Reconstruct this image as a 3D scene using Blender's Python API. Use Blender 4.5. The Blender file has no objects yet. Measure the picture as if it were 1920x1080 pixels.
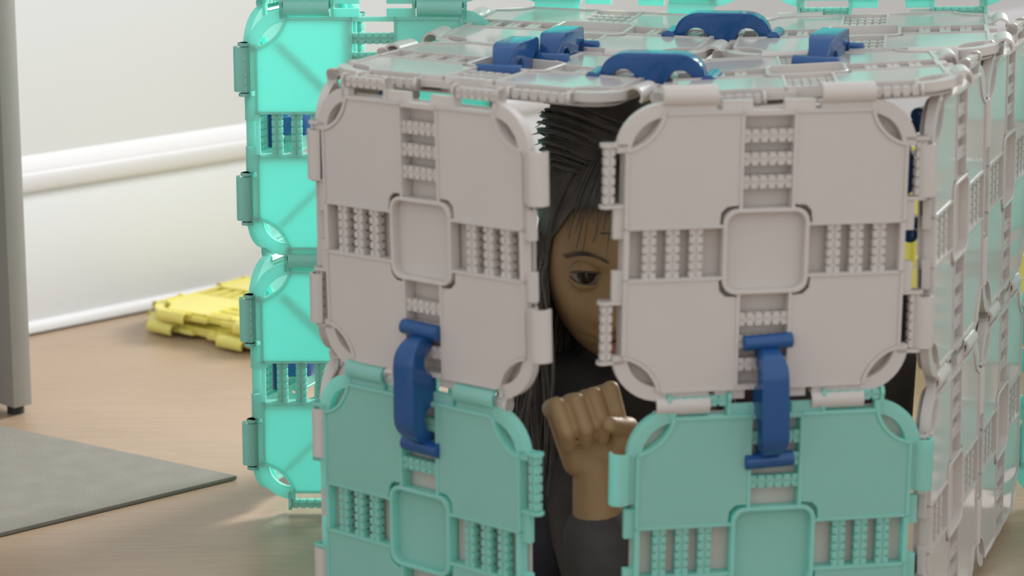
import bpy, bmesh, math, random
from mathutils import Vector, Matrix
R = math.radians
C = bpy.context.scene.collection
random.seed(7)

# ------------------------------------------------------------------ camera, light, exposure
sc = bpy.context.scene
cam_data = bpy.data.cameras.new('camera')
cam = bpy.data.objects.new('camera', cam_data); C.objects.link(cam)
cam_data.sensor_width = 36.0
cam_data.lens = 5000 / 1920 * 36
cam.location = (0, 0, 1.0)
cam.rotation_euler = (math.pi / 2 - math.atan(1160 / 5000), 0, 0)
cam_data.clip_start = 0.05
cam_data.dof.use_dof = True
cam_data.dof.focus_distance = 3.12
cam_data.dof.aperture_fstop = 5.2
sc.camera = cam

world = bpy.data.worlds.new('room_light'); sc.world = world
world.use_nodes = True
bg = world.node_tree.nodes['Background']
bg.inputs[0].default_value = (0.99, 0.985, 0.99, 1)
bg.inputs[1].default_value = 0.90

def area(name, loc, target, sx, sy, energy, color, spread=180):
    l = bpy.data.lights.new(name, 'AREA'); l.shape = 'RECTANGLE'
    l.size, l.size_y, l.energy, l.color = sx, sy, energy, color
    l.spread = R(spread)
    o = bpy.data.objects.new(name, l); C.objects.link(o)
    o.location = loc
    o.rotation_euler = (Vector(target) - Vector(loc)).to_track_quat('-Z', 'Y').to_euler()
    return o
area('window_light', (1.6, 5.3, 1.7), (-0.30, 3.45, 0.74), 0.9, 1.1, 22, (1.0, 0.98, 0.965), 52)

sc.view_settings.view_transform = 'Standard'
sc.view_settings.look = 'None'
sc.view_settings.exposure = 0.0
sc.view_settings.gamma = 1.0
sc.view_settings.use_curve_mapping = False

# ------------------------------------------------------------------ materials
def mat(name, col, rough=0.4, transl=0.0, tcol=None, spec=0.5, noise=0.0, nscale=6.0, bump=0.0, bscale=80.0, coat=0.0):
    m = bpy.data.materials.new(name); m.use_nodes = True
    nt = m.node_tree; N = nt.nodes; L = nt.links
    p = N['Principled BSDF']; out = N['Material Output']
    p.inputs['Roughness'].default_value = rough
    p.inputs['Specular IOR Level'].default_value = spec
    p.inputs['Coat Weight'].default_value = coat
    p.inputs['Coat Roughness'].default_value = 0.08
    tc = N.new('ShaderNodeTexCoord')
    nz = N.new('ShaderNodeTexNoise'); nz.inputs['Scale'].default_value = nscale; nz.inputs['Detail'].default_value = 4
    L.new(tc.outputs['Object'], nz.inputs['Vector'])
    cr = N.new('ShaderNodeValToRGB')
    a = [max(0, c * (1 - noise)) for c in col]; b = [min(1, c * (1 + noise)) for c in col]
    cr.color_ramp.elements[0].color = (*a, 1); cr.color_ramp.elements[1].color = (*b, 1)
    cr.color_ramp.elements[0].position = 0.3; cr.color_ramp.elements[1].position = 0.7
    L.new(nz.outputs['Fac'], cr.inputs['Fac']); L.new(cr.outputs['Color'], p.inputs['Base Color'])
    if bump:
        n2 = N.new('ShaderNodeTexNoise'); n2.inputs['Scale'].default_value = bscale
        L.new(tc.outputs['Object'], n2.inputs['Vector'])
        bp = N.new('ShaderNodeBump'); bp.inputs['Strength'].default_value = bump; bp.inputs['Distance'].default_value = 0.002
        L.new(n2.outputs['Fac'], bp.inputs['Height']); L.new(bp.outputs['Normal'], p.inputs['Normal'])
    if transl:
        t = N.new('ShaderNodeBsdfTranslucent'); t.inputs['Color'].default_value = (*(tcol or col), 1)
        mx = N.new('ShaderNodeMixShader'); mx.inputs[0].default_value = transl
        L.new(p.outputs[0], mx.inputs[1]); L.new(t.outputs[0], mx.inputs[2]); L.new(mx.outputs[0], out.inputs[0])
    return m
M_WHITE = mat('white_plastic', (0.76, 0.72, 0.695), 0.3, 0.22, (0.85, 0.78, 0.70), noise=0.02, nscale=9, bump=0.05, bscale=14)
M_TEAL = mat('teal_plastic', (0.52, 0.82, 0.77), 0.3, 0.5, (0.20, 0.95, 0.86), noise=0.02, nscale=9, bump=0.05, bscale=14)
M_GLOSS = mat('white_gloss_plastic', (0.76, 0.72, 0.695), 0.10, 0.22, (0.85, 0.78, 0.70), noise=0.02, nscale=9, bump=0.10, bscale=9)
M_YEL = mat('yellow_plastic', (0.95, 0.87, 0.24), 0.2, 0.15, (0.95, 0.80, 0.08), noise=0.03)
M_BLUE = mat('blue_plastic', (0.016, 0.088, 0.27), 0.16, noise=0.03)
M_LINER = mat('white_liner', (0.66, 0.61, 0.57), 0.5, 0.1, (0.8, 0.74, 0.68), noise=0.02)
M_WALL = mat('wall_paint', (0.775, 0.79, 0.81), 0.7, noise=0.012, nscale=2)
M_TRIM = mat('trim_gloss', (0.80, 0.80, 0.83), 0.4, noise=0.01)
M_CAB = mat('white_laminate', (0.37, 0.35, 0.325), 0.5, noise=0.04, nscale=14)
M_FOOT = mat('black_rubber', (0.025, 0.024, 0.022), 0.6)
M_MAT = mat('sage_felt', (0.205, 0.197, 0.163), 0.85, noise=0.06, nscale=30, bump=0.3, bscale=400)
M_SKIN = mat('skin', (0.50, 0.33, 0.17), 0.5, noise=0.05, nscale=25)
M_HAIR = mat('dark_hair', (0.145, 0.133, 0.124), 0.5, noise=0.25, nscale=60)
M_CLOTH = mat('black_cloth', (0.10, 0.096, 0.098), 0.9, noise=0.12, nscale=40, bump=0.3, bscale=500)
M_NAVY = mat('navy_cloth', (0.06, 0.06, 0.085), 0.9, noise=0.12, nscale=40)
M_EYE = mat('eye_white', (0.30, 0.27, 0.23), 0.2)
M_IRIS = mat('dark_iris', (0.03, 0.018, 0.01), 0.1)
M_LIP = mat('lip_skin', (0.5, 0.2, 0.16), 0.4)

def wood():
    m = bpy.data.materials.new('oak_floor'); m.use_nodes = True
    nt = m.node_tree; N = nt.nodes; L = nt.links; p = N['Principled BSDF']
    tc = N.new('ShaderNodeTexCoord'); mp = N.new('ShaderNodeMapping')
    mp.inputs['Rotation'].default_value = (0, 0, R(-18)); mp.inputs['Scale'].default_value = (2.2, 34, 1)
    L.new(tc.outputs['Object'], mp.inputs['Vector'])
    n1 = N.new('ShaderNodeTexNoise'); n1.inputs['Scale'].default_value = 3.2; n1.inputs['Detail'].default_value = 8; n1.inputs['Roughness'].default_value = 0.90
    L.new(mp.outputs[0], n1.inputs['Vector'])
    cr = N.new('ShaderNodeValToRGB')
    cr.color_ramp.elements[0].position = 0.33; cr.color_ramp.elements[0].color = (0.335, 0.235, 0.157, 1)
    cr.color_ramp.elements[1].position = 0.68; cr.color_ramp.elements[1].color = (0.46, 0.34, 0.238, 1)
    L.new(n1.outputs['Fac'], cr.inputs['Fac'])
    n2 = N.new('ShaderNodeTexNoise'); n2.inputs['Scale'].default_value = 2.0
    L.new(tc.outputs['Object'], n2.inputs['Vector'])
    mx = N.new('ShaderNodeMix'); mx.data_type = 'RGBA'; mx.blend_type = 'SOFT_LIGHT'; mx.inputs['Factor'].default_value = 0.35
    L.new(cr.outputs[0], mx.inputs['A']); L.new(n2.outputs['Fac'], mx.inputs['B']); L.new(mx.outputs['Result'], p.inputs['Base Color'])
    p.inputs['Roughness'].default_value = 0.36
    bp = N.new('ShaderNodeBump'); bp.inputs['Strength'].default_value = 0.12; bp.inputs['Distance'].default_value = 0.001
    L.new(n1.outputs['Fac'], bp.inputs['Height']); L.new(bp.outputs[0], p.inputs['Normal'])
    return m
M_WOOD = wood()

# ------------------------------------------------------------------ mesh helpers
class MB:
    def __init__(s): s.v = []; s.f = []
    def add(s, vs, fs):
        o = len(s.v); s.v += [tuple(v) for v in vs]; s.f += [tuple(i + o for i in f) for f in fs]; return s
    def box(s, x0, x1, y0, y1, z0, z1):
        vs = [(x, y, z) for x in (x0, x1) for y in (y0, y1) for z in (z0, z1)]
        return s.add(vs, [(0, 1, 3, 2), (4, 6, 7, 5), (0, 4, 5, 1), (2, 3, 7, 6), (0, 2, 6, 4), (1, 5, 7, 3)])
    def prism(s, poly, y0, y1):          # polygon in x,z (counter clockwise seen from -y) extruded along y
        n = len(poly)
        vs = [(x, y0, z) for x, z in poly] + [(x, y1, z) for x, z in poly]
        fs = [tuple(range(n)), tuple(range(2 * n - 1, n - 1, -1))]
        fs += [(i, i + n, (i + 1) % n + n, (i + 1) % n) for i in range(n)]
        return s.add(vs, fs)
    def strip(s, A, B, y0, y1, closed=False):   # ribbon between two polylines in x,z, extruded along y
        n = len(A)
        vs = [(x, y, z) for y in (y0, y1) for P in (A, B) for x, z in P]
        fs = []
        for i in range(n if closed else n - 1):
            j = (i + 1) % n
            fs += [(i, j, n + j, n + i), (2 * n + i, 3 * n + i, 3 * n + j, 2 * n + j),
                   (n + i, n + j, 3 * n + j, 3 * n + i), (i, 2 * n + i, 2 * n + j, j)]
        if not closed:
            fs += [(0, n, 3 * n, 2 * n), (n - 1, 3 * n - 1, 4 * n - 1, 2 * n - 1)]
        return s.add(vs, fs)
    def tube(s, pts, rad, n=8, cap=True):
        rings = []
        for i, p in enumerate(pts):
            p = Vector(p)
            d = (Vector(pts[min(i + 1, len(pts) - 1)]) - Vector(pts[max(i - 1, 0)])).normalized()
            a = d.orthogonal() if abs(d.z) > 0.99 else d.cross(Vector((0, 0, 1)))
            a.normalize(); b = d.cross(a)
            r = rad[i] if isinstance(rad, (list, tuple)) else rad
            rings.append([p + (a * math.cos(2 * math.pi * k / n) + b * math.sin(2 * math.pi * k / n)) * r for k in range(n)])
        vs = [v for r in rings for v in r]; fs = []
        for i in range(len(pts) - 1):
            for k in range(n):
                k2 = (k + 1) % n
                fs.append((i * n + k, i * n + k2, (i + 1) * n + k2, (i + 1) * n + k))
        if cap:
            fs += [tuple(range(n - 1, -1, -1)), tuple(range((len(pts) - 1) * n, len(pts) * n))]
        return s.add(vs, fs)
    def ball(s, c, r, nu=20, nv=12, M=None):
        c = Vector(c); r = r if isinstance(r, (tuple, list)) else (r, r, r)
        vs = []; fs = []
        for j in range(nv + 1):
            t = math.pi * j / nv
            for i in range(nu):
                a = 2 * math.pi * i / nu
                p = Vector((r[0] * math.sin(t) * math.cos(a), r[1] * math.sin(t) * math.sin(a), r[2] * math.cos(t)))
                vs.append(c + (M @ p if M else p))
        for j in range(nv):
            for i in range(nu):
                i2 = (i + 1) % nu
                fs.append((j * nu + i, (j + 1) * nu + i, (j + 1) * nu + i2, j * nu + i2))
        return s.add(vs, fs)
    def cone(s, a, b, ra, rb, n=16):      # capsule between two points
        a = Vector(a); b = Vector(b); L = 10
        s.tube([a + (b - a) * i / L for i in range(L + 1)], [ra + (rb - ra) * i / L for i in range(L + 1)], n)
        s.ball(a, ra, n, 10); return s.ball(b, rb, n, 10)
    def mesh(s, name, m, smooth=35, bevel=0.0, seg=2, weld=True):
        me = bpy.data.meshes.new(name); me.from_pydata(s.v, [], s.f)
        bm = bmesh.new(); bm.from_mesh(me)
        if weld: bmesh.ops.remove_doubles(bm, verts=bm.verts, dist=1e-6)
        bmesh.ops.recalc_face_normals(bm, faces=bm.faces)
        if bevel:
            ed = [e for e in bm.edges if len(e.link_faces) == 2 and e.calc_face_angle(0) > R(35)]
            bmesh.ops.bevel(bm, geom=ed, offset=bevel, segments=seg, affect='EDGES', profile=0.6, clamp_overlap=True)
        bm.to_mesh(me); bm.free()
        if smooth:
            me.shade_smooth(); me.set_sharp_from_angle(angle=R(smooth))
        me.materials.append(m)
        return me

def link(name, me, parent=None, material=None):
    o = bpy.data.objects.new(name, me); C.objects.link(o)
    if parent: o.parent = parent
    if material:
        o.material_slots[0].link = 'OBJECT'; o.material_slots[0].material = material
    return o
def tag(o, label, cat, group=None):
    o['label'] = label; o['category'] = cat
    if group: o['group'] = group
    return o
def thing(name, label, cat, loc=(0, 0, 0), group=None):
    o = bpy.data.objects.new(name, None); o.empty_display_size = 0.05; C.objects.link(o); o.location = loc
    return tag(o, label, cat, group)
def struct(name, me):
    o = link(name, me); o['kind'] = 'structure'; return o
def sc_poly(poly, k): return [(x * k, z * k) for x, z in poly]

# ------------------------------------------------------------------ the room
fl = MB(); fl.box(-6, 6, -2, 9, -0.05, 0.0)
struct('floor', fl.mesh('floor', M_WOOD, 0))
# wall running at 45 degrees from near left to far right
WA = Vector((-0.738, 4.000, 0)); WB = Vector((-0.441, 4.291, 0))
wd = (WB - WA).normalized(); wn = Vector((wd.y, -wd.x, 0))           # wn points into the room
ang = math.atan2(wd.y, wd.x)
def wall_piece(name, prof, m, bevel=0.0, smooth=35):
    """profile in (out, z), swept along the wall"""
    mb = MB(); a, b = -3.0, 5.0
    n = len(prof)
    vs = [(t, -o, z) for t in (a, b) for o, z in prof]
    fs = [tuple(range(n)), tuple(range(2 * n - 1, n - 1, -1))] + [(i, (i + 1) % n, (i + 1) % n + n, i + n) for i in range(n)]
    mb.add(vs, fs)
    o = struct(name, mb.mesh(name, m, smooth)); o.location = WA; o.rotation_euler = (0, 0, ang); return o
wall_piece('wall_left', [(-0.012, 0), (-0.012, 2.6), (-0.112, 2.6), (-0.112, 0)], M_WALL)
wall_piece('baseboard_left', [(0, 0), (0.0, 0.205), (-0.004, 0.212), (-0.004, 0.222), (-0.0119, 0.222), (-0.0119, 0)], M_WALL)
arc = [(-0.001 + 0.0035 * math.cos(t), 0.236 + 0.015 * math.sin(t)) for t in [R(-90 + 18 * i) for i in range(11)]]
wall_piece('trim_1', [(-0.0118, 0.222)] + [(0.0, 0.2215)] + arc + [(-0.001, 0.2515), (-0.003, 0.256), (-0.007, 0.270), (-0.0118, 0.276)], M_TRIM)
wall_piece('trim_2', [(0.0002, 0.0)] + [(0.0002 + 0.011 * math.cos(t), 0.016 * math.sin(t) + 0.004) for t in [R(9 * i) for i in range(11)]], M_TRIM)

# ------------------------------------------------------------------ the click-together panels
S = 0.30
E1, E2, E3 = 0.452, 0.33, 0.085            # plate edge, corner start, channel half width (in panel widths)
def arcpts(cx, cz, r, a0, a1, n): return [(cx + r * math.cos(R(a0 + (a1 - a0) * i / n)), cz + r * math.sin(R(a0 + (a1 - a0) * i / n))) for i in range(n + 1)]
def rot_poly(poly, k):
    for _ in range(k % 4): poly = [(-z, x) for x, z in poly]
    return poly
def rot_mb(src, k):
    out = MB(); c, s = [(1, 0), (0, 1), (-1, 0), (0, -1)][k % 4]
    out.v = [(x * c - z * s, y, x * s + z * c) for x, y, z in src.v]; out.f = list(src.f); return out
def scaled(mb):
    mb.v = [(x * S, y * S, z * S) for x, y, z in mb.v]; return mb
PM = {}
def build_panel_meshes():
    # corner plate (one quadrant) with a concave corner, and a diagonal stiffening rib behind it
    inner = arcpts(0.482, 0.482, 0.154, 259, 191, 8)        # concave bite at the corner
    tray_corner = [(E3, 0.15), (E3 + 0.002, 0.147), (0.147, E3 + 0.002), (0.15, E3)]
    quad = [(E3, E3 + 0.065), (0.150, E3)]
    poly = [(0.150, E3), (E1, E3)] + inner + [(E3, E1), (E3, 0.150), (0.128, 0.147), (0.147, 0.128)]
    me_list = []
    for k in range(4):
        m = MB(); m.prism(rot_poly(poly, k), -0.022, -0.009)
        rib = MB(); d = 0.7071
        a, b, w = 0.165, 0.36, 0.0075
        rp = [(a + w * d, a - w * d), (b + w * d, b - w * d), (b - w * d, b + w * d), (a - w * d, a + w * d)]
        m.prism(rot_poly(rp, k), -0.0092, 0.016)
        me_list.append(scaled(m).mesh('plate', M_WHITE, 35, 0.0007, 1))
    PM['plate'] = me_list
    # frame: corner loops, raised rims, channel walls, edge flanges
    fr = MB()
    for k in range(4):
        q = MB()
        q.strip(arcpts(E2, E2, 0.110, 0, 90, 10), arcpts(E2, E2, 0.156, 0, 90, 10), -0.018, 0.012)
        q.strip(arcpts(0.482, 0.482, 0.154, 191, 259, 8), arcpts(0.482, 0.482, 0.143, 191, 259, 8), -0.027, 0.012)
        # rims along the plate border
        q.box(E1 - 0.004, E1 + 0.006, -0.027, 0.010, E3, E2)
        q.box(E3, E2, -0.027, 0.010, E1 - 0.004, E1 + 0.006)
        # channel walls
        for sgn in (-1, 1):
            q.box(sgn * E3 - 0.005, sgn * E3 + 0.005, -0.026, 0.022, 0.140, E1 + 0.006)
        q.box(-E3, E3, -0.026, 0.012, E1 - 0.010, E1 + 0.006)
        # edge flanges: either side of the middle notch, and a lip by the corners
        for sgn in (-1, 1):
            a, b = sorted((sgn * 0.052, sgn * 0.150)); q.box(a, b, -0.013, 0.010, E1, 0.490)
            a, b = sorted((sgn * 0.352, sgn * 0.336)); q.box(a, b, -0.016, 0.010, E1, 0.486)
        fr.add(rot_mb(q, k).v, q.f)
    PM['frame'] = scaled(fr).mesh('frame', M_WHITE, 35, weld=False)
    # centre tray
    def rsq(h, r, n=5):
        pts = []
        for cx, cz, a in ((h - r, h - r, 0), (-h + r, h - r, 90), (-h + r, -h + r, 180), (h - r, -h + r, 270)):
            pts += arcpts(cx, cz, r, a, a + 90, n)
        return pts
    t = MB()
    t.strip(rsq(0.127, 0.038), rsq(0.140, 0.046), -0.029, 0.014, True)
    t.prism(rsq(0.129, 0.040), 0.003, 0.013)
    PM['tray'] = scaled(t).mesh('tray', M_WHITE, 35, 0.0006, 1, weld=False)
    # toothed bars
    def toothed(length, half, n):
        b = MB(); b.box(-half * 0.55, half * 0.55, -0.011, 0.011, -length / 2, length / 2)
        st = length / n
        for i in range(n):
            z0 = -length / 2 + st * (i + 0.14)
            for sg in (-1, 1):
                x0, x1 = sorted((sg * half * 0.16, sg * half))
                b.box(x0, x1, -0.0145, 0.0145, z0, z0 + st * 0.72)
        b.box(-half * 0.9, half * 0.9, -0.004, 0.004, -length / 2, length / 2)
        return b
    PM['slot_bar'] = scaled(toothed(2 * E3, 0.021, 6)).mesh('slot_bar', M_WHITE, 35, weld=False)
    # edge bar with its two arms, axis along z at x = 0
    eb = toothed(0.185, 0.017, 6)
    for sg in (-1, 1):
        eb.box(-0.055, 0.022, -0.018, 0.018, sg * 0.0985 - 0.006, sg * 0.0985 + 0.006)
        eb.tube([(0.006, 0, sg * 0.0985 - 0.006), (0.006, 0, sg * 0.0985 + 0.006)], 0.0225, 12)
    PM['edge_bar'] = scaled(eb).mesh('edge_bar', M_WHITE, 35, weld=False)
    # snap clip: a C-shaped sleeve around the neighbour's bar
    cl = MB()
    A = arcpts(0, 0, 0.0345, 150, 395, 16); B = arcpts(0, 0, 0.0255, 150, 395, 16)
    sub = MB(); sub.strip(A, B, -0.087, 0.087)
    # strip extrudes along y; turn so the sleeve runs along z with its front towards -y
    cl.add([(x, z, y) for x, y, z in sub.v], sub.f)
    cl.box(-0.056, -0.024, -0.016, 0.004, -0.085, 0.085)
    PM['clip'] = scaled(cl).mesh('clip', M_WHITE, 40, weld=False)
    bk = MB(); bk.prism(rsq(0.462, 0.13, 8), 0.024, 0.031)
    PM['backing'] = scaled(bk).mesh('backing', M_LINER, 35)
build_panel_meshes()

def panel(label, m, TL, TR, BL, BR, edges='bbcc', backing=False, group=None, bare=()):
    """edges: left, right, top, bottom: b = toothed bars, c = snap clips, n = nothing"""
    TL, TR, BL, BR = map(Vector, (TL, TR, BL, BR))
    U = ((TR - TL) + (BR - BL)) / 2; V = ((TL - BL) + (TR - BR)) / 2
    ctr = (TL + TR + BL + BR) / 4
    su, sv = U.length / S, V.length / S
    x = U.normalized(); y = V.cross(U).normalized(); z = x.cross(y).normalized()
    root = thing('play_panel', label, 'panel', group=group)
    mw = Matrix((x * su, y, z * sv)).transposed().to_4x4(); mw.translation = ctr
    root.matrix_world = mw
    for me in PM['plate']: link('plate', me, root, M_GLOSS if group in (GR, GT) else m)
    link('frame', PM['frame'], root, m); link('tray', PM['tray'], root, m)
    for k in range(4):
        for d in (0.225, 0.300, 0.375):
            o = link('slot_bar', PM['slot_bar'], root, m)
            o.matrix_local = Matrix.Rotation(-k * math.pi / 2, 4, 'Y') @ Matrix.Translation((d * S, -0.004 * S, 0))
    for k, e in enumerate((edges[1], edges[2], edges[0], edges[3])):        # right, top, left, bottom
        if e == 'n': continue
        for t in (-0.255, 0.255):
            if (k, t) in bare: continue
            nm = 'edge_bar' if e == 'b' else 'clip'
            o = link(nm, PM[nm], root, m)
            o.matrix_local = Matrix.Rotation(-k * math.pi / 2, 4, 'Y') @ Matrix.Translation((0.506 * S, 0, t * S))
    if backing:
        o = link('backing', PM['backing'], root); o['label'] = 'white inner sheet behind the panel'
    return root

# ------------------------------------------------------------------ the play house
GF = 'panels of the play house front'; GR = 'panels of the right side wall'; GT = 'panels of the flat roof'; GB = 'panels of the back wall'
# front doors
panel('white panel in the upper right of the front, one blue handle at its lower edge', M_WHITE, (0.091, 2.49, 0.604), (0.390, 2.555, 0.602), (0.094, 2.49, 0.306), (0.399, 2.555, 0.300), 'bbcc', True, GF)
panel('teal panel in the lower right of the front, right of the gap', M_TEAL, (0.099, 2.488, 0.306), (0.402, 2.553, 0.300), (0.112, 2.488, 0.006), (0.412, 2.553, 0.003), 'ccbb', True, GF)
panel('white panel swung open left of the gap with the child, above a teal panel', M_WHITE, (-0.193, 2.67, 0.596), (0.024, 2.47, 0.606), (-0.196, 2.67, 0.300), (0.026, 2.47, 0.308), 'bcbb', True, GF)
panel('teal panel swung open left of the gap, below the white panel', M_TEAL, (-0.196, 2.668, 0.300), (0.024, 2.468, 0.308), (-0.200, 2.668, 0.003), (0.020, 2.468, 0.006), 'bbcc', True, GF)
# right side wall, front column then rear column
RW = [((0.402, 2.560), (0.414, 2.560)), ((0.504, 2.838), (0.514, 2.838)), ((0.604, 3.117), (0.612, 3.117))]
def rw(i, z):
    (x1, y1), (x0, y0) = RW[i]; t = z / 0.6
    return (x0 + (x1 - x0) * t, y0 + (y1 - y0) * t, z)
for i in range(2):
    for j in range(2):
        z0, z1 = (0.3, 0.598) if j == 0 else (0.004, 0.3)
        lab = ['glossy white side panel nearest the front corner, under the roof edge', 'glossy white side panel at the near corner, standing on the floor',
               'glossy white side panel at the rear of the right wall, under the roof', 'glossy white side panel at the rear of the right wall, at floor level'][i * 2 + j]
        panel(lab, M_WHITE, rw(i, z1), rw(i + 1, z1), rw(i, z0), rw(i + 1, z0), 'c' + 'b' + 'b' + ('c' if j == 0 else 'n') if i == 0 and j == 0 else ('bbbn' if i == 0 else 'cbb' + ('c' if j == 0 else 'n')), True, GR)
# left side wall
LF, LM, LB = (-0.197, 2.672), (-0.110, 2.970), (-0.024, 3.268)
for i, (a, b) in enumerate(((LB, LM), (LM, LF))):
    for j in range(2):
        z0, z1 = (0.3, 0.592) if j == 0 else (0.004, 0.3)
        if i == 0: continue
        panel(['white left side panel whose clips grip the upper swung-open panel', 'white left side panel whose clips grip the lower teal panel'][j], M_WHITE,
              (*a, z1), (*b, z1), (*a, z0), (*b, z0), 'bcb' + ('c' if j == 0 else 'n'), True, 'panels of the left side wall')
# roof
FLc, Mc, FRc = Vector((-0.187, 2.69, 0.601)), Vector((0.107, 2.565, 0.587)), Vector((0.399, 2.555, 0.606))
BLc, BMc, BRc = Vector((-0.020, 3.25, 0.592)), Vector((0.293, 3.18, 0.592)), Vector((0.597, 3.117, 0.602))
MLc, Cc, MRc = (FLc + BLc) / 2 - Vector((0, 0.008, 0.005)), (Mc + BMc) / 2 - Vector((0, 0.008, 0.007)), (FRc + BRc) / 2 - Vector((0, 0, 0.002))
panel('white roof panel at the front left, above the swung-open panel', M_WHITE, MLc, Cc, FLc, Mc, 'ccbb', True, GT, ((2, 0.255),))
panel('white roof panel at the front right, gripped by two wide clips from below', M_WHITE, Cc, MRc, Mc, FRc, 'bcbb', True, GT)
panel('white roof panel at the rear left, below the upright teal panel', M_WHITE, BLc, BMc, MLc, Cc, 'ccbc', True, GT)
panel('white roof panel at the rear right corner', M_WHITE, BMc, BRc, Cc, MRc, 'bccc', True, GT)
# back wall
def up(p, z): return (p.x, p.y, z)
def z6(p, dz): return (p.x, p.y + 0.004, p.z + dz)
panel('upright teal panel behind the left half of the roof, only its lower edge in frame', M_TEAL, z6(BLc, 0.308), z6(BMc, 0.308), z6(BLc, 0.010), z6(BMc, 0.010), 'bbbc', False, GB)
panel('upright teal panel behind the right half of the roof, only its lower edge in frame', M_TEAL, z6(BMc, 0.308), z6(BRc, 0.308), z6(BMc, 0.010), z6(BRc, 0.010), 'ccbb', False, GB)
panel('yellow panel standing upright beyond the house, glimpsed through the right front edge', M_YEL, (0.42, 3.93, 0.305), (0.72, 3.97, 0.305), (0.42, 3.93, 0.005), (0.72, 3.97, 0.005), 'bbcn', False)
panel('yellow panel standing upright at the right picture edge', M_YEL, (0.735, 3.97, 0.305), (1.03, 4.0, 0.305), (0.735, 3.97, 0.005), (1.03, 4.0, 0.005), 'ccbn', False)
# panels carrying on behind the right corner
XR = Vector((0.890, 3.05, 0)); B0 = Vector((0.612, 3.14, 0))
panel('teal panel standing behind the right rear corner, above another teal one', M_TEAL, up(B0, 0.600), up(XR, 0.600), up(B0, 0.302), up(XR, 0.302), 'bbbb', False, GB)
panel('teal panel on the floor behind the right rear corner', M_TEAL, up(B0, 0.302), up(XR, 0.302), up(B0, 0.004), up(XR, 0.004), 'cccn', False, GB)

# ------------------------------------------------------------------ the teal tower on the left
TX0, TX1, TY = -0.312, -0.010, 3.10
GTW = 'panels of the teal tower'
rows = [(0.918, 0.618), (0.618, 0.316), (0.316, 0.014)]
names = ['teal tower panel at the top, cut off by the picture edge', 'teal tower panel in the middle, glowing with light from behind', 'teal tower panel at the bottom, standing on the wood floor']
for (zt, zb), lab, ed in zip(rows, names, ('cbbc', 'cbbc', 'cbbb')):
    panel(lab, M_TEAL, (TX0 - 0.004, TY + 0.004, zt), (TX1, TY, zt), (TX0, TY, zb), (TX1, TY, zb), ed, False, GTW)
SX, SY = TX0 + 0.118, TY + 0.277
names = ['top teal side panel of the tower, behind its left edge', 'middle teal side panel of the tower, seen through the slots', 'bottom teal side panel of the tower, seen through the slots']
side_panels = []
for (zt, zb), lab in zip(rows, names):
    panel(lab, M_TEAL, (SX, SY, zt), (TX0, TY, zt), (SX, SY, zb), (TX0, TY, zb), 'bbbc' if zb > 0.1 else 'bbcn', False, GTW)

# ------------------------------------------------------------------ blue handles
def handle_meshes():
    h = MB()
    prof = []
    # outline in s (along the handle) and d (out from the panel)
    prof += [(-0.205, -0.012), (-0.150, -0.008)]
    prof += arcpts(-0.098, -0.006, 0.046, 180, 0, 9)                 # first cut-out
    prof += [(-0.045, -0.016), (0.045, -0.016)]
    prof += arcpts(0.098, -0.006, 0.046, 180, 0, 9)
    prof += [(0.150, -0.008), (0.205, -0.012), (0.205, 0.010)]
    prof += [(0.183, 0.016)] + [(0.084 + 0.097 * math.cos(R(a)), 0.018 + 0.078 * math.sin(R(a))) for a in range(8, 91, 10)] + [(-0.084 - 0.097 * math.cos(R(a)), 0.018 + 0.078 * math.sin(R(a))) for a in range(88, 7, -10)] + [(-0.183, 0.016), (-0.205, 0.010)]
    n = len(prof)
    def w(sv): return 0.046 if abs(sv) < 0.13 else 0.046 - 0.016 * min(1, (abs(sv) - 0.13) / 0.05)
    vs = [(-w(sv), -d, sv) for sv, d in prof] + [(w(sv), -d, sv) for sv, d in prof]
    fs = [tuple(range(n)), tuple(range(2 * n - 1, n - 1, -1))] + [(i, (i + 1) % n, (i + 1) % n + n, i + n) for i in range(n)]
    h.add(vs, fs)
    body = scaled(h).mesh('arch', M_BLUE, 40, 0.0012, 2)
    c = MB(); c.tube([(-0.083, 0, 0), (-0.080, 0, 0), (0.080, 0, 0), (0.083, 0, 0)], [0.021, 0.026, 0.026, 0.021], 16)
    return body, scaled(c).mesh('cross_bar', M_BLUE, 40)
HB, HC = handle_meshes()
GH = 'blue connector handles'
def handle(label, ctr, along, normal):
    a = Vector(along).normalized(); nrm = Vector(normal); nrm = (nrm - a * nrm.dot(a)).normalized()
    y = -nrm; x = y.cross(a).normalized()
    root = thing('connector_handle', label, 'handle', group=GH)
    mw = Matrix((x, y, a)).transposed().to_4x4(); mw.translation = Vector(ctr) + nrm * 0.005
    root.matrix_world = mw
    link('arch', HB, root)
    for s in (-1, 1):
        o = link('cross_bar', HC, root); o.location = (0, -0.002, s * 0.2 * S)
    return root
dl = Vector((0.217, -0.20, 0)).normalized(); dr = Vector((0.299, 0.065, 0)).normalized()
nl = Vector((dl.y, -dl.x, 0)); nr = Vector((dr.y, -dr.x, 0))
handle('blue handle joining the white and teal panels left of the gap', (-0.085, 2.568, 0.303), (0, 0, 1), nl)
handle('blue handle joining the white and teal panels right of the gap', (0.249, 2.522, 0.303), (0.03, 0, -1), nr)
upv = Vector((0, 0, 1))
Fm = (Mc + Cc) / 2; Bm = (BMc + Cc) / 2
handle('blue handle on the front of the roof, seen broadside', Fm - Vector((0.008, 0, 0)), FRc - FLc, upv)
handle('blue handle on the rear of the roof, seen broadside', Bm - Vector((0.006, 0, 0)), BRc - BLc, upv)
Lm = (MLc + Cc) / 2; Rm = (MRc + Cc) / 2
handle('blue handle on the left of the roof, seen end on, farther of the two', Lm + Vector((0.006, -0.035, 0)), Cc - Mc, upv)
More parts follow.
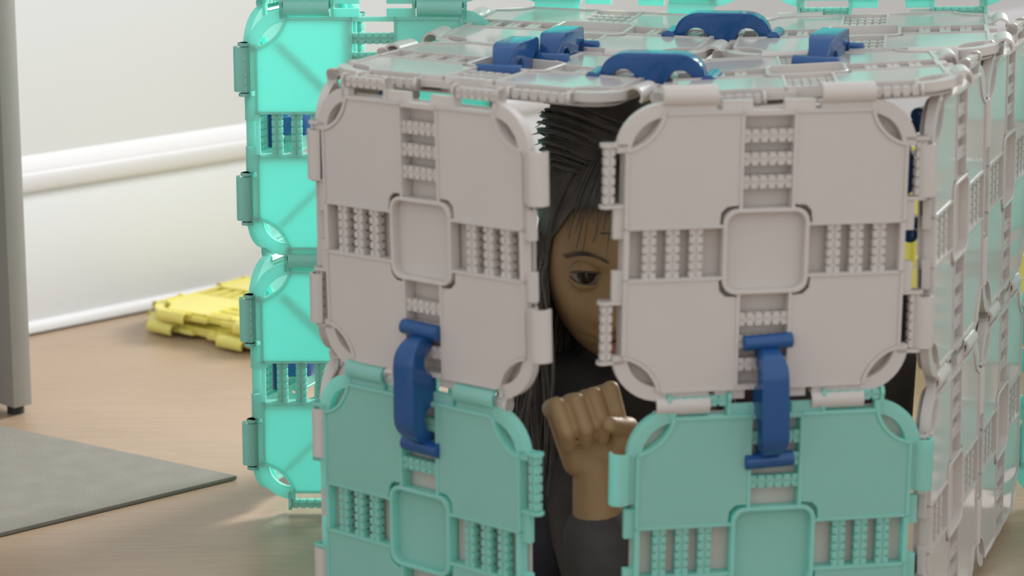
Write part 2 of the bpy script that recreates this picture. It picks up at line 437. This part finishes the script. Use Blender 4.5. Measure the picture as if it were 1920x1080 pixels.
handle('blue handle on the left of the roof, seen end on, nearer of the two', Lm - Vector((0.044, 0.12, 0)), Cc - Mc, upv)
handle('blue handle on the right of the roof, seen end on', Rm - Vector((0.012, 0.03, 0)), BRc - FRc, upv)
sd = (Vector((SX, SY, 0)) - Vector((TX0, TY, 0))).normalized(); sn = Vector((sd.y, -sd.x, 0))
for z, lab in ((0.468, 'blue handle behind the slots of the middle teal tower panel'), (0.168, 'blue handle behind the slots of the bottom teal tower panel')):
    handle(lab, Vector((TX0, TY, z)) + sd * 0.115, sd, sn)

handle('dark blue handle inside the house, glimpsed above the swung-open panel', (-0.075, 2.660, 0.560), (1, -0.3, 0), (0.2, 1, -0.4))
handle('dark blue handle inside the house, glimpsed at the right front edge', (0.415, 2.64, 0.505), (0.05, 0.1, 1), (-1, 0.3, 0))

# ------------------------------------------------------------------ things on the floor
e1 = Vector((0.77, -0.64, 0)); e2 = Vector((0.64, 0.77, 0))
yc = Vector((-0.588, 4.052, 0)) + e1 * 0.155 + e2 * 0.135
def flat_panel(label, c, z, rz):
    a = Matrix.Rotation(rz, 3, 'Z') @ e1; b = Matrix.Rotation(rz, 3, 'Z') @ e2
    c = Vector((c.x, c.y, z)); h = S / 2
    panel(label, M_YEL, c - a * h + b * h, c + a * h + b * h, c - a * h - b * h, c + a * h - b * h, 'bbcc', False, 'yellow panels lying on the floor')
flat_panel('yellow panel lying on the wood floor by the wall, lower of two', yc, 0.011, 0.0)
flat_panel('yellow panel lying on top of another yellow one by the wall', yc + Vector((0.012, 0.0, 0)), 0.032, R(5))

tip = Vector((-0.348, 3.235, 0)); ra = Vector((-0.692, 3.466, 0)) - tip; rb = Vector((-0.605, 3.005, 0)) - tip
ra = ra.normalized(); rb = rb.normalized()
mt = MB(); q = [tip, tip + rb * 1.6, tip + rb * 1.6 + ra * 1.4, tip + ra * 1.4]
mt.add([(p.x, p.y, z) for z in (0.0005, 0.006) for p in q], [(0, 1, 2, 3), (7, 6, 5, 4), (0, 4, 5, 1), (1, 5, 6, 2), (2, 6, 7, 3), (3, 7, 4, 0)])
tag(link('floor_mat', mt.mesh('floor_mat', M_MAT, 35, 0.0015, 2)), 'flat sage green floor mat with a square corner on the wood floor', 'mat')

# white cabinet at the left edge
cab = thing('white_cabinet', 'white cabinet at the left picture edge standing on small black feet', 'cabinet')
cx, cy = -0.662, 3.548
rzc = math.atan2(-0.707, -0.707)
def cab_part(name, x0, x1, y0, y1, z0, z1, m, bev=0.0015):
    b = MB(); b.box(x0, x1, y0, y1, z0, z1)
    o = link(name, b.mesh(name, m, 35, bev, 2), cab); return o
cab.location = (cx, cy, 0); cab.rotation_euler = (0, 0, rzc)
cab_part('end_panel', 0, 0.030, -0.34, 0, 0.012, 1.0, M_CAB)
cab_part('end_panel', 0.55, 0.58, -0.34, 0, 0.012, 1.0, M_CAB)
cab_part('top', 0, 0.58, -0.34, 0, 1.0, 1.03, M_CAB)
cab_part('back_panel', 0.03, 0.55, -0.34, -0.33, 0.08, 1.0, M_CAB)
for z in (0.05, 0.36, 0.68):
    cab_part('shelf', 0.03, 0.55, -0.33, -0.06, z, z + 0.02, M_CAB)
for fx in (0.015, 0.565):
    for fy in (-0.32, -0.018):
        b = MB(); b.tube([(fx, fy, 0), (fx, fy, 0.013)], 0.012, 16)
        o = link('foot', b.mesh('foot', M_FOOT, 35), cab); o['label'] = 'small black foot'

# ------------------------------------------------------------------ the child inside
kid = thing('person', 'child with long dark hair and black clothes peeking out through the gap, fist under chin', 'person', (0.12, 2.95, 0))
HO = Vector((0.113, 2.844, 0.383)); HS = 1.15
HM = Matrix.Rotation(R(4), 3, 'Y') @ Matrix.Rotation(R(2), 3, 'Z') @ Matrix.Rotation(R(10), 3, 'X') @ Matrix.Scale(HS, 3)
def hw(p): return HO + HM @ Vector(p)
def g(d2, s): return math.exp(-d2 / (2 * s * s))
def head_mb():
    m = MB(); nu, nv = 120, 90
    vs = []; fs = []
    for j in range(nv + 1):
        t = math.pi * j / nv
        for i in range(nu):
            a = 2 * math.pi * i / nu
            x = 0.069 * math.sin(t) * math.cos(a); y = 0.086 * math.sin(t) * math.sin(a); z = 0.101 * math.cos(t)
            if z < 0:
                k = -z / 0.101
                x *= 1 - 0.16 * k ** 1.5 + 0.10 * k * (1 - k)
                y = y * (1 - 0.10 * k) - 0.010 * k + (0.03 * k if y > 0 else 0)
            if y < -0.02:
                fx = lambda cxx, czz, sx, sz: math.exp(-((x - cxx) / sx) ** 2 / 2 - ((z - czz) / sz) ** 2 / 2)
                o = 0
                o += 0.017 * fx(0, -0.036, 0.0085, 0.010) + 0.009 * fx(0, -0.018, 0.006, 0.016)
                o += 0.004 * (fx(0.013, -0.038, 0.005, 0.006) + fx(-0.013, -0.038, 0.005, 0.006))
                o -= 0.0085 * (fx(0.031, 0.001, 0.014, 0.010) + fx(-0.031, 0.001, 0.014, 0.010))
                o += 0.003 * (fx(0.03, 0.019, 0.018, 0.006) + fx(-0.03, 0.019, 0.018, 0.006))
                o += 0.005 * (fx(0.036, -0.035, 0.016, 0.016) + fx(-0.036, -0.035, 0.016, 0.016))
                o += 0.007 * fx(0, -0.059, 0.014, 0.004) + 0.007 * fx(0, -0.069, 0.012, 0.004) - 0.004 * fx(0, -0.064, 0.018, 0.0018)
                o += 0.006 * fx(0, -0.088, 0.014, 0.010)
                y -= o
            vs.append(hw((x, y, z)))
    for j in range(nv):
        for i in range(nu):
            i2 = (i + 1) % nu
            fs.append((j * nu + i, (j + 1) * nu + i, (j + 1) * nu + i2, j * nu + i2))
    m.add(vs, fs)
    for s in (-1, 1):                                              # ears
        m.ball(hw((s * 0.070, 0.008, -0.012)), (0.009, 0.017, 0.028), 16, 10, HM)
    return m
body = head_mb()
neck = hw((0, 0.03, -0.075))
chest = Vector((0.150, 2.945, 0.205)); pelvis = Vector((0.265, 3.085, 0.115))
shR, shL = Vector((0.045, 2.885, 0.205)), Vector((0.235, 2.925, 0.205))
elR, wrR = Vector((0.097, 2.640, 0.050)), Vector((0.084, 2.632, 0.200))
elL, wrL = Vector((0.400, 2.805, 0.185)), Vector((0.403, 2.735, 0.345))
def limbs(m, parts, grow=0.0):
    for a, b, ra_, rb_ in parts: m.cone(a, b, ra_ + grow, rb_ + grow)
torso_p = [(chest, pelvis, 0.095, 0.09), (shR, shL, 0.045, 0.045), (chest, neck, 0.055, 0.034)]
arm_p = [(shR, elR, 0.038, 0.030), (shL, elL, 0.038, 0.030), (elL, wrL, 0.030, 0.021)]
foreR = [(elR, elR.lerp(wrR, 0.35), 0.030, 0.030), (elR.lerp(wrR, 0.35), wrR, 0.030, 0.022)]
knR, knL = Vector((0.035, 2.770, 0.075)), Vector((0.385, 2.905, 0.060))
leg_p = [(pelvis + Vector((-0.05, 0, -0.01)), knR, 0.062, 0.056), (pelvis + Vector((0.05, 0, -0.01)), knL, 0.062, 0.046),
         (knR, Vector((0.130, 2.990, 0.045)), 0.044, 0.032), (knL, Vector((0.380, 3.120, 0.040)), 0.044, 0.032)]
feet_p = [(Vector((0.130, 2.990, 0.042)), Vector((0.150, 3.09, 0.026)), 0.028, 0.019), (Vector((0.380, 3.120, 0.038)), Vector((0.37, 3.185, 0.024)), 0.028, 0.019)]
limbs(body, torso_p + arm_p + foreR + leg_p + feet_p + [(neck, hw((0, 0.02, -0.03)), 0.034, 0.04)])
# right hand: loose fist below the chin, knuckles up, fingers curling towards the camera
def hand(m, wr, upd, front, side, k=1.0):
    upd, front, side = upd.normalized(), front.normalized(), side.normalized()
    P = lambda u, f_, s_: wr + (upd * u + front * f_ + side * s_) * k
    for s_ in (-0.020, -0.007, 0.007, 0.020):
        m.cone(P(0.010, 0, s_ * 0.7), P(0.064, -0.006, s_ * 1.1), 0.0145 * k, 0.0115 * k, 12)
    lens = [0.90, 1.0, 0.95, 0.78]
    for s_, l in zip((-0.0265, -0.009, 0.0085, 0.0255), lens):
        a = P(0.066, -0.006, s_ * 1.02); b = P(0.078, 0.022 * l, s_ * 1.04); c_ = P(0.055, 0.036 * l, s_ * 1.0); d = P(0.036, 0.024 * l, s_ * 0.95)
        m.cone(a, b, 0.0092 * k, 0.0085 * k, 12); m.cone(b, c_, 0.0085 * k, 0.0078 * k, 12); m.cone(c_, d, 0.0078 * k, 0.0066 * k, 12)
    m.cone(P(0.014, 0.006, 0.022), P(0.040, 0.024, 0.034), 0.0125 * k, 0.0100 * k, 12)
    m.cone(P(0.040, 0.024, 0.034), P(0.056, 0.044, 0.012), 0.0098 * k, 0.0078 * k, 12)
hand(body, wrR, Vector((-0.20, -0.12, 1)), Vector((0.30, -1, -0.05)), Vector((1, 0.30, 0.20)), 1.10)
hand(body, wrL, Vector((-1, 0.1, 0.25)), Vector((0.1, -0.95, 0.1)), Vector((0.25, 0.1, 1)), 0.85)
def remeshed(name, mb, m, vox, parent, it=4):
    o = link(name, mb.mesh(name, m, 0, weld=False), parent)
    if parent: o.matrix_parent_inverse = Matrix.Translation(parent.location).inverted()
    r = o.modifiers.new('remesh', 'REMESH'); r.mode = 'VOXEL'; r.voxel_size = vox; r.use_smooth_shade = True
    s_ = o.modifiers.new('smooth', 'SMOOTH'); s_.iterations = it; s_.factor = 0.4
    return o
remeshed('body', body, M_SKIN, 0.0021, kid, 2)
top = MB(); limbs(top, torso_p[:2] + [(chest, chest.lerp(neck, 0.75), 0.060, 0.044)] + arm_p + [(elR, elR.lerp(wrR, 0.50), 0.032, 0.031)], 0.007)
o = remeshed('shirt', top, M_CLOTH, 0.005, kid); o['label'] = 'black long-sleeved top'
tr = MB(); limbs(tr, leg_p + [(pelvis, pelvis + Vector((-0.03, -0.04, 0.03)), 0.09, 0.085)], 0.005)
remeshed('trousers', tr, M_NAVY, 0.006, kid)['label'] = 'dark navy trousers'
def kid_part(name, mb, m, smooth=60, label=None):
    o = link(name, mb.mesh(name, m, smooth, weld=False), kid); o.matrix_parent_inverse = Matrix.Translation(kid.location).inverted()
    if label: o['label'] = label
    return o
for s in (-1, 1):
    ec = Vector((s * 0.031, -0.0655, 0.0005))
    b = MB(); b.ball(hw(ec), 0.0150, 24, 16, HM); eb_ = kid_part('eyeball', b, M_EYE)
    b = MB(); b.ball(hw(ec + Vector((-s * 0.0005 - 0.001, -0.0060, 0.0022))), (0.0106, 0.0103, 0.0106), 20, 14, HM); kid_part('iris', b, M_IRIS, label='dark brown iris')
    # lids: upper and lower shells leaving an almond opening
    b = MB(); nA, nT = 20, 8
    for (t0, t1, sg) in ((R(30), R(80), 1), (R(-70), R(-17), -1)):
        vs = []
        for j in range(nT + 1):
            for i in range(nA + 1):
                az = R(-80 + 160 * i / nA); cl_ = math.cos(az)
                lo, hi = t0, t1
                edge = (lo * cl_ if sg > 0 else hi * cl_)
                el = edge + ((hi if sg > 0 else lo) - edge) * j / nT
                rr = 0.0162
                vs.append(hw(ec + Vector((rr * math.sin(az) * math.cos(el), -rr * math.cos(az) * math.cos(el), rr * math.sin(el)))))
        fs = [(j * (nA + 1) + i, j * (nA + 1) + i + 1, (j + 1) * (nA + 1) + i + 1, (j + 1) * (nA + 1) + i) for j in range(nT) for i in range(nA)]
        b.add(vs, fs)
    o = kid_part('eyelid', b, M_SKIN); md = o.modifiers.new('thick', 'SOLIDIFY'); md.thickness = 0.0008
    b = MB()
    pts = []
    for i in range(15):
        az = R(-72 + 144 * i / 14); el = R(29) * math.cos(az)
        pts.append(hw(ec + Vector((0.0168 * math.sin(az) * math.cos(el), -0.0168 * math.cos(az) * math.cos(el), 0.0168 * math.sin(el) + 0.0003))))
    b.tube(pts, [0.0004] + [0.0011] * 13 + [0.0004], 6)
    for i in range(2, 13):
        p = pts[i]; d = HM @ Vector(((i - 7) * 0.0006, -0.0055, 0.0026))
        b.tube([p, p + d * 0.6, p + d + HM @ Vector((0, 0, 0.001))], [0.0005, 0.0004, 0.0001], 4)
    kid_part('eyelashes', b, M_HAIR)
    b = MB()
    for i in range(26):
        u = i / 25; x = s * (0.013 + 0.036 * u); z = 0.0215 + 0.006 * math.sin(math.pi * u * 0.75) - 0.011 * u * u
        y = -0.086 * math.sqrt(max(0.01, 1 - (x / 0.069) ** 2 - (z / 0.101) ** 2)) - 0.0025
        d = Vector((s * 0.006, 0.001, 0.002))
        for dz in (-0.0012, 0.0008):
            p = Vector((x, y, z + dz)); b.tube([hw(p), hw(p + d)], [0.0005, 0.0002], 4)
    kid_part('eyebrow', b, M_HAIR)
b = MB(); b.ball(hw((0, -0.0885, -0.0640)), (0.017, 0.006, 0.0070), 20, 12, HM); kid_part('lips', b, M_LIP, label='pink lips')

def hair():
    m = MB(); nu, nv = 72, 44
    rx, ry, rz_ = 0.0715, 0.097, 0.116
    cap = {}; vs = []
    def hairline(az):                       # az = 0 at the face, +-pi at the back: lowest z kept
        a = abs(az)
        if a < R(50): return 0.066 - 0.012 * (a / R(50)) ** 2
        if a < R(85): return 0.054 - 0.085 * (a - R(50)) / R(35)
        return -0.031 - 0.075 * min(1, (a - R(85)) / R(30))
    for j in range(nv + 1):
        for i in range(nu):
            az = -math.pi + 2 * math.pi * i / nu
            zlow = hairline(az)
            tmax = math.acos(max(-1, min(1, zlow / rz_)))
            t = tmax * j / nv
            k = 1 + 0.016 * math.sin(az * 23 + 3 * j / nv) * math.sin(t)
            vs.append(hw((rx * k * math.sin(t) * math.sin(az), -ry * k * math.sin(t) * math.cos(az) + 0.004, rz_ * math.cos(t) * 1.0 + 0.004)))
    fs = []
    for j in range(nv):
        for i in range(nu):
            i2 = (i + 1) % nu
            fs.append((j * nu + i, (j + 1) * nu + i, (j + 1) * nu + i2, j * nu + i2))
    m.add(vs, fs)
    rnd = random.Random(3)
    def strand(az, r0=0.0011, length=0.30, drift=(0, 0), t0=None, lift=0.004, stop=None):
        pts = []
        t = t0 if t0 is not None else R(rnd.uniform(4, 30))
        e = 1 + lift / 0.08 * rnd.uniform(0.3, 1.5)
        tend = R(rnd.uniform(92, 104)) if stop is None else stop
        for i in range(9):
            tt = t + (tend - t) * i / 8
            wob = rnd.uniform(-0.01, 0.01)
            pts.append(hw((rx * e * math.sin(tt) * math.sin(az + wob), -ry * e * math.sin(tt) * math.cos(az + wob) + 0.004, rz_ * e * math.cos(tt) + 0.004)))
        if length > 0:
            p = pts[-1].copy(); n = 9
            ph = rnd.uniform(0, 6.28)
            for i in range(1, n + 1):
                u = i / n
                q_ = p + Vector((drift[0] * u + 0.006 * math.sin(ph + 5 * u), drift[1] * u + 0.005 * math.cos(ph + 4 * u), -length * u))
                q_.z = max(q_.z, 0.02)
                pts.append(q_)
        k = len(pts)
        m.tube(pts, [r0 * (1 if i < k * 0.7 else 1 - 0.8 * (i - k * 0.7) / (k * 0.3)) for i in range(k)], 4, cap=False)
    for i in range(900):                    # long falls on both sides, thick on the child's right
        if rnd.random() < 0.62: az = R(-rnd.uniform(66, 150))
        else: az = R(rnd.uniform(74, 165))
        side = -1 if az < 0 else 1
        strand(az, rnd.uniform(0.0012, 0.0024), rnd.uniform(0.17, 0.33), (side * rnd.uniform(-0.005, 0.060), rnd.uniform(-0.085, 0.01)), lift=0.002)
    for i in range(90):
        strand(R(rnd.uniform(150, 210)), rnd.uniform(0.0012, 0.002), 0.12, (0, 0.03))
    for i in range(26):                     # wisps over the forehead
        strand(R(rnd.uniform(-48, 20)), rnd.uniform(0.0005, 0.0011), 0, t0=R(28), lift=0.002, stop=R(rnd.uniform(60, 82)))
    for i in range(60):                     # ruffled crown
        az = rnd.uniform(-math.pi, math.pi); t = R(rnd.uniform(5, 70))
        p = Vector((rx * math.sin(t) * math.sin(az), -ry * math.sin(t) * math.cos(az), rz_ * math.cos(t)))
        d = p.normalized() * rnd.uniform(0.008, 0.020) + Vector((rnd.uniform(-0.02, 0.02), rnd.uniform(-0.02, 0.02), 0))
        m.tube([hw(p), hw(p + d * 0.6), hw(p + d + Vector((0, 0, -0.006)))], [0.0012, 0.001, 0.0003], 4, cap=False)
    m.ball(hw((-0.050, 0.030, 0.050)), (0.034, 0.05, 0.045), 20, 12, HM)
    bc = Vector((-0.014, 0.016, 0.110))      # loose knot of hair on top of the head
    m.ball(hw(bc), (0.062, 0.048, 0.042), 24, 14, HM)
    for i in range(130):
        t0 = rnd.uniform(0, 6.28); ph = rnd.uniform(-0.9, 0.9); rr = rnd.uniform(1.0, 1.12)
        pts = []
        for k in range(9):
            t = t0 + k * 0.28
            pts.append(hw(bc + Vector((0.062 * rr * math.cos(t) * math.cos(ph * math.sin(k * .3)), 0.048 * rr * math.sin(t), 0.042 * rr * math.sin(ph + 0.25 * math.sin(t * 2))))))
        m.tube(pts, [0.0016] * 8 + [0.0005], 4, cap=False)
    for i in range(40):
        a = rnd.uniform(0, 6.28); d = Vector((0.062 * math.cos(a), 0.045 * math.sin(a), 0.035 * rnd.uniform(-1, 1)))
        p = bc + d * 0.9; q_ = bc + d * rnd.uniform(1.1, 1.35) + Vector((0, 0, rnd.uniform(-0.01, 0.01)))
        m.tube([hw(p), hw((p + q_) / 2 + Vector((0, 0, 0.004))), hw(q_)], [0.0014, 0.001, 0.0003], 4, cap=False)
    o = kid_part('hair', m, M_HAIR, 60, 'long dark hair falling past the shoulders')
hair()
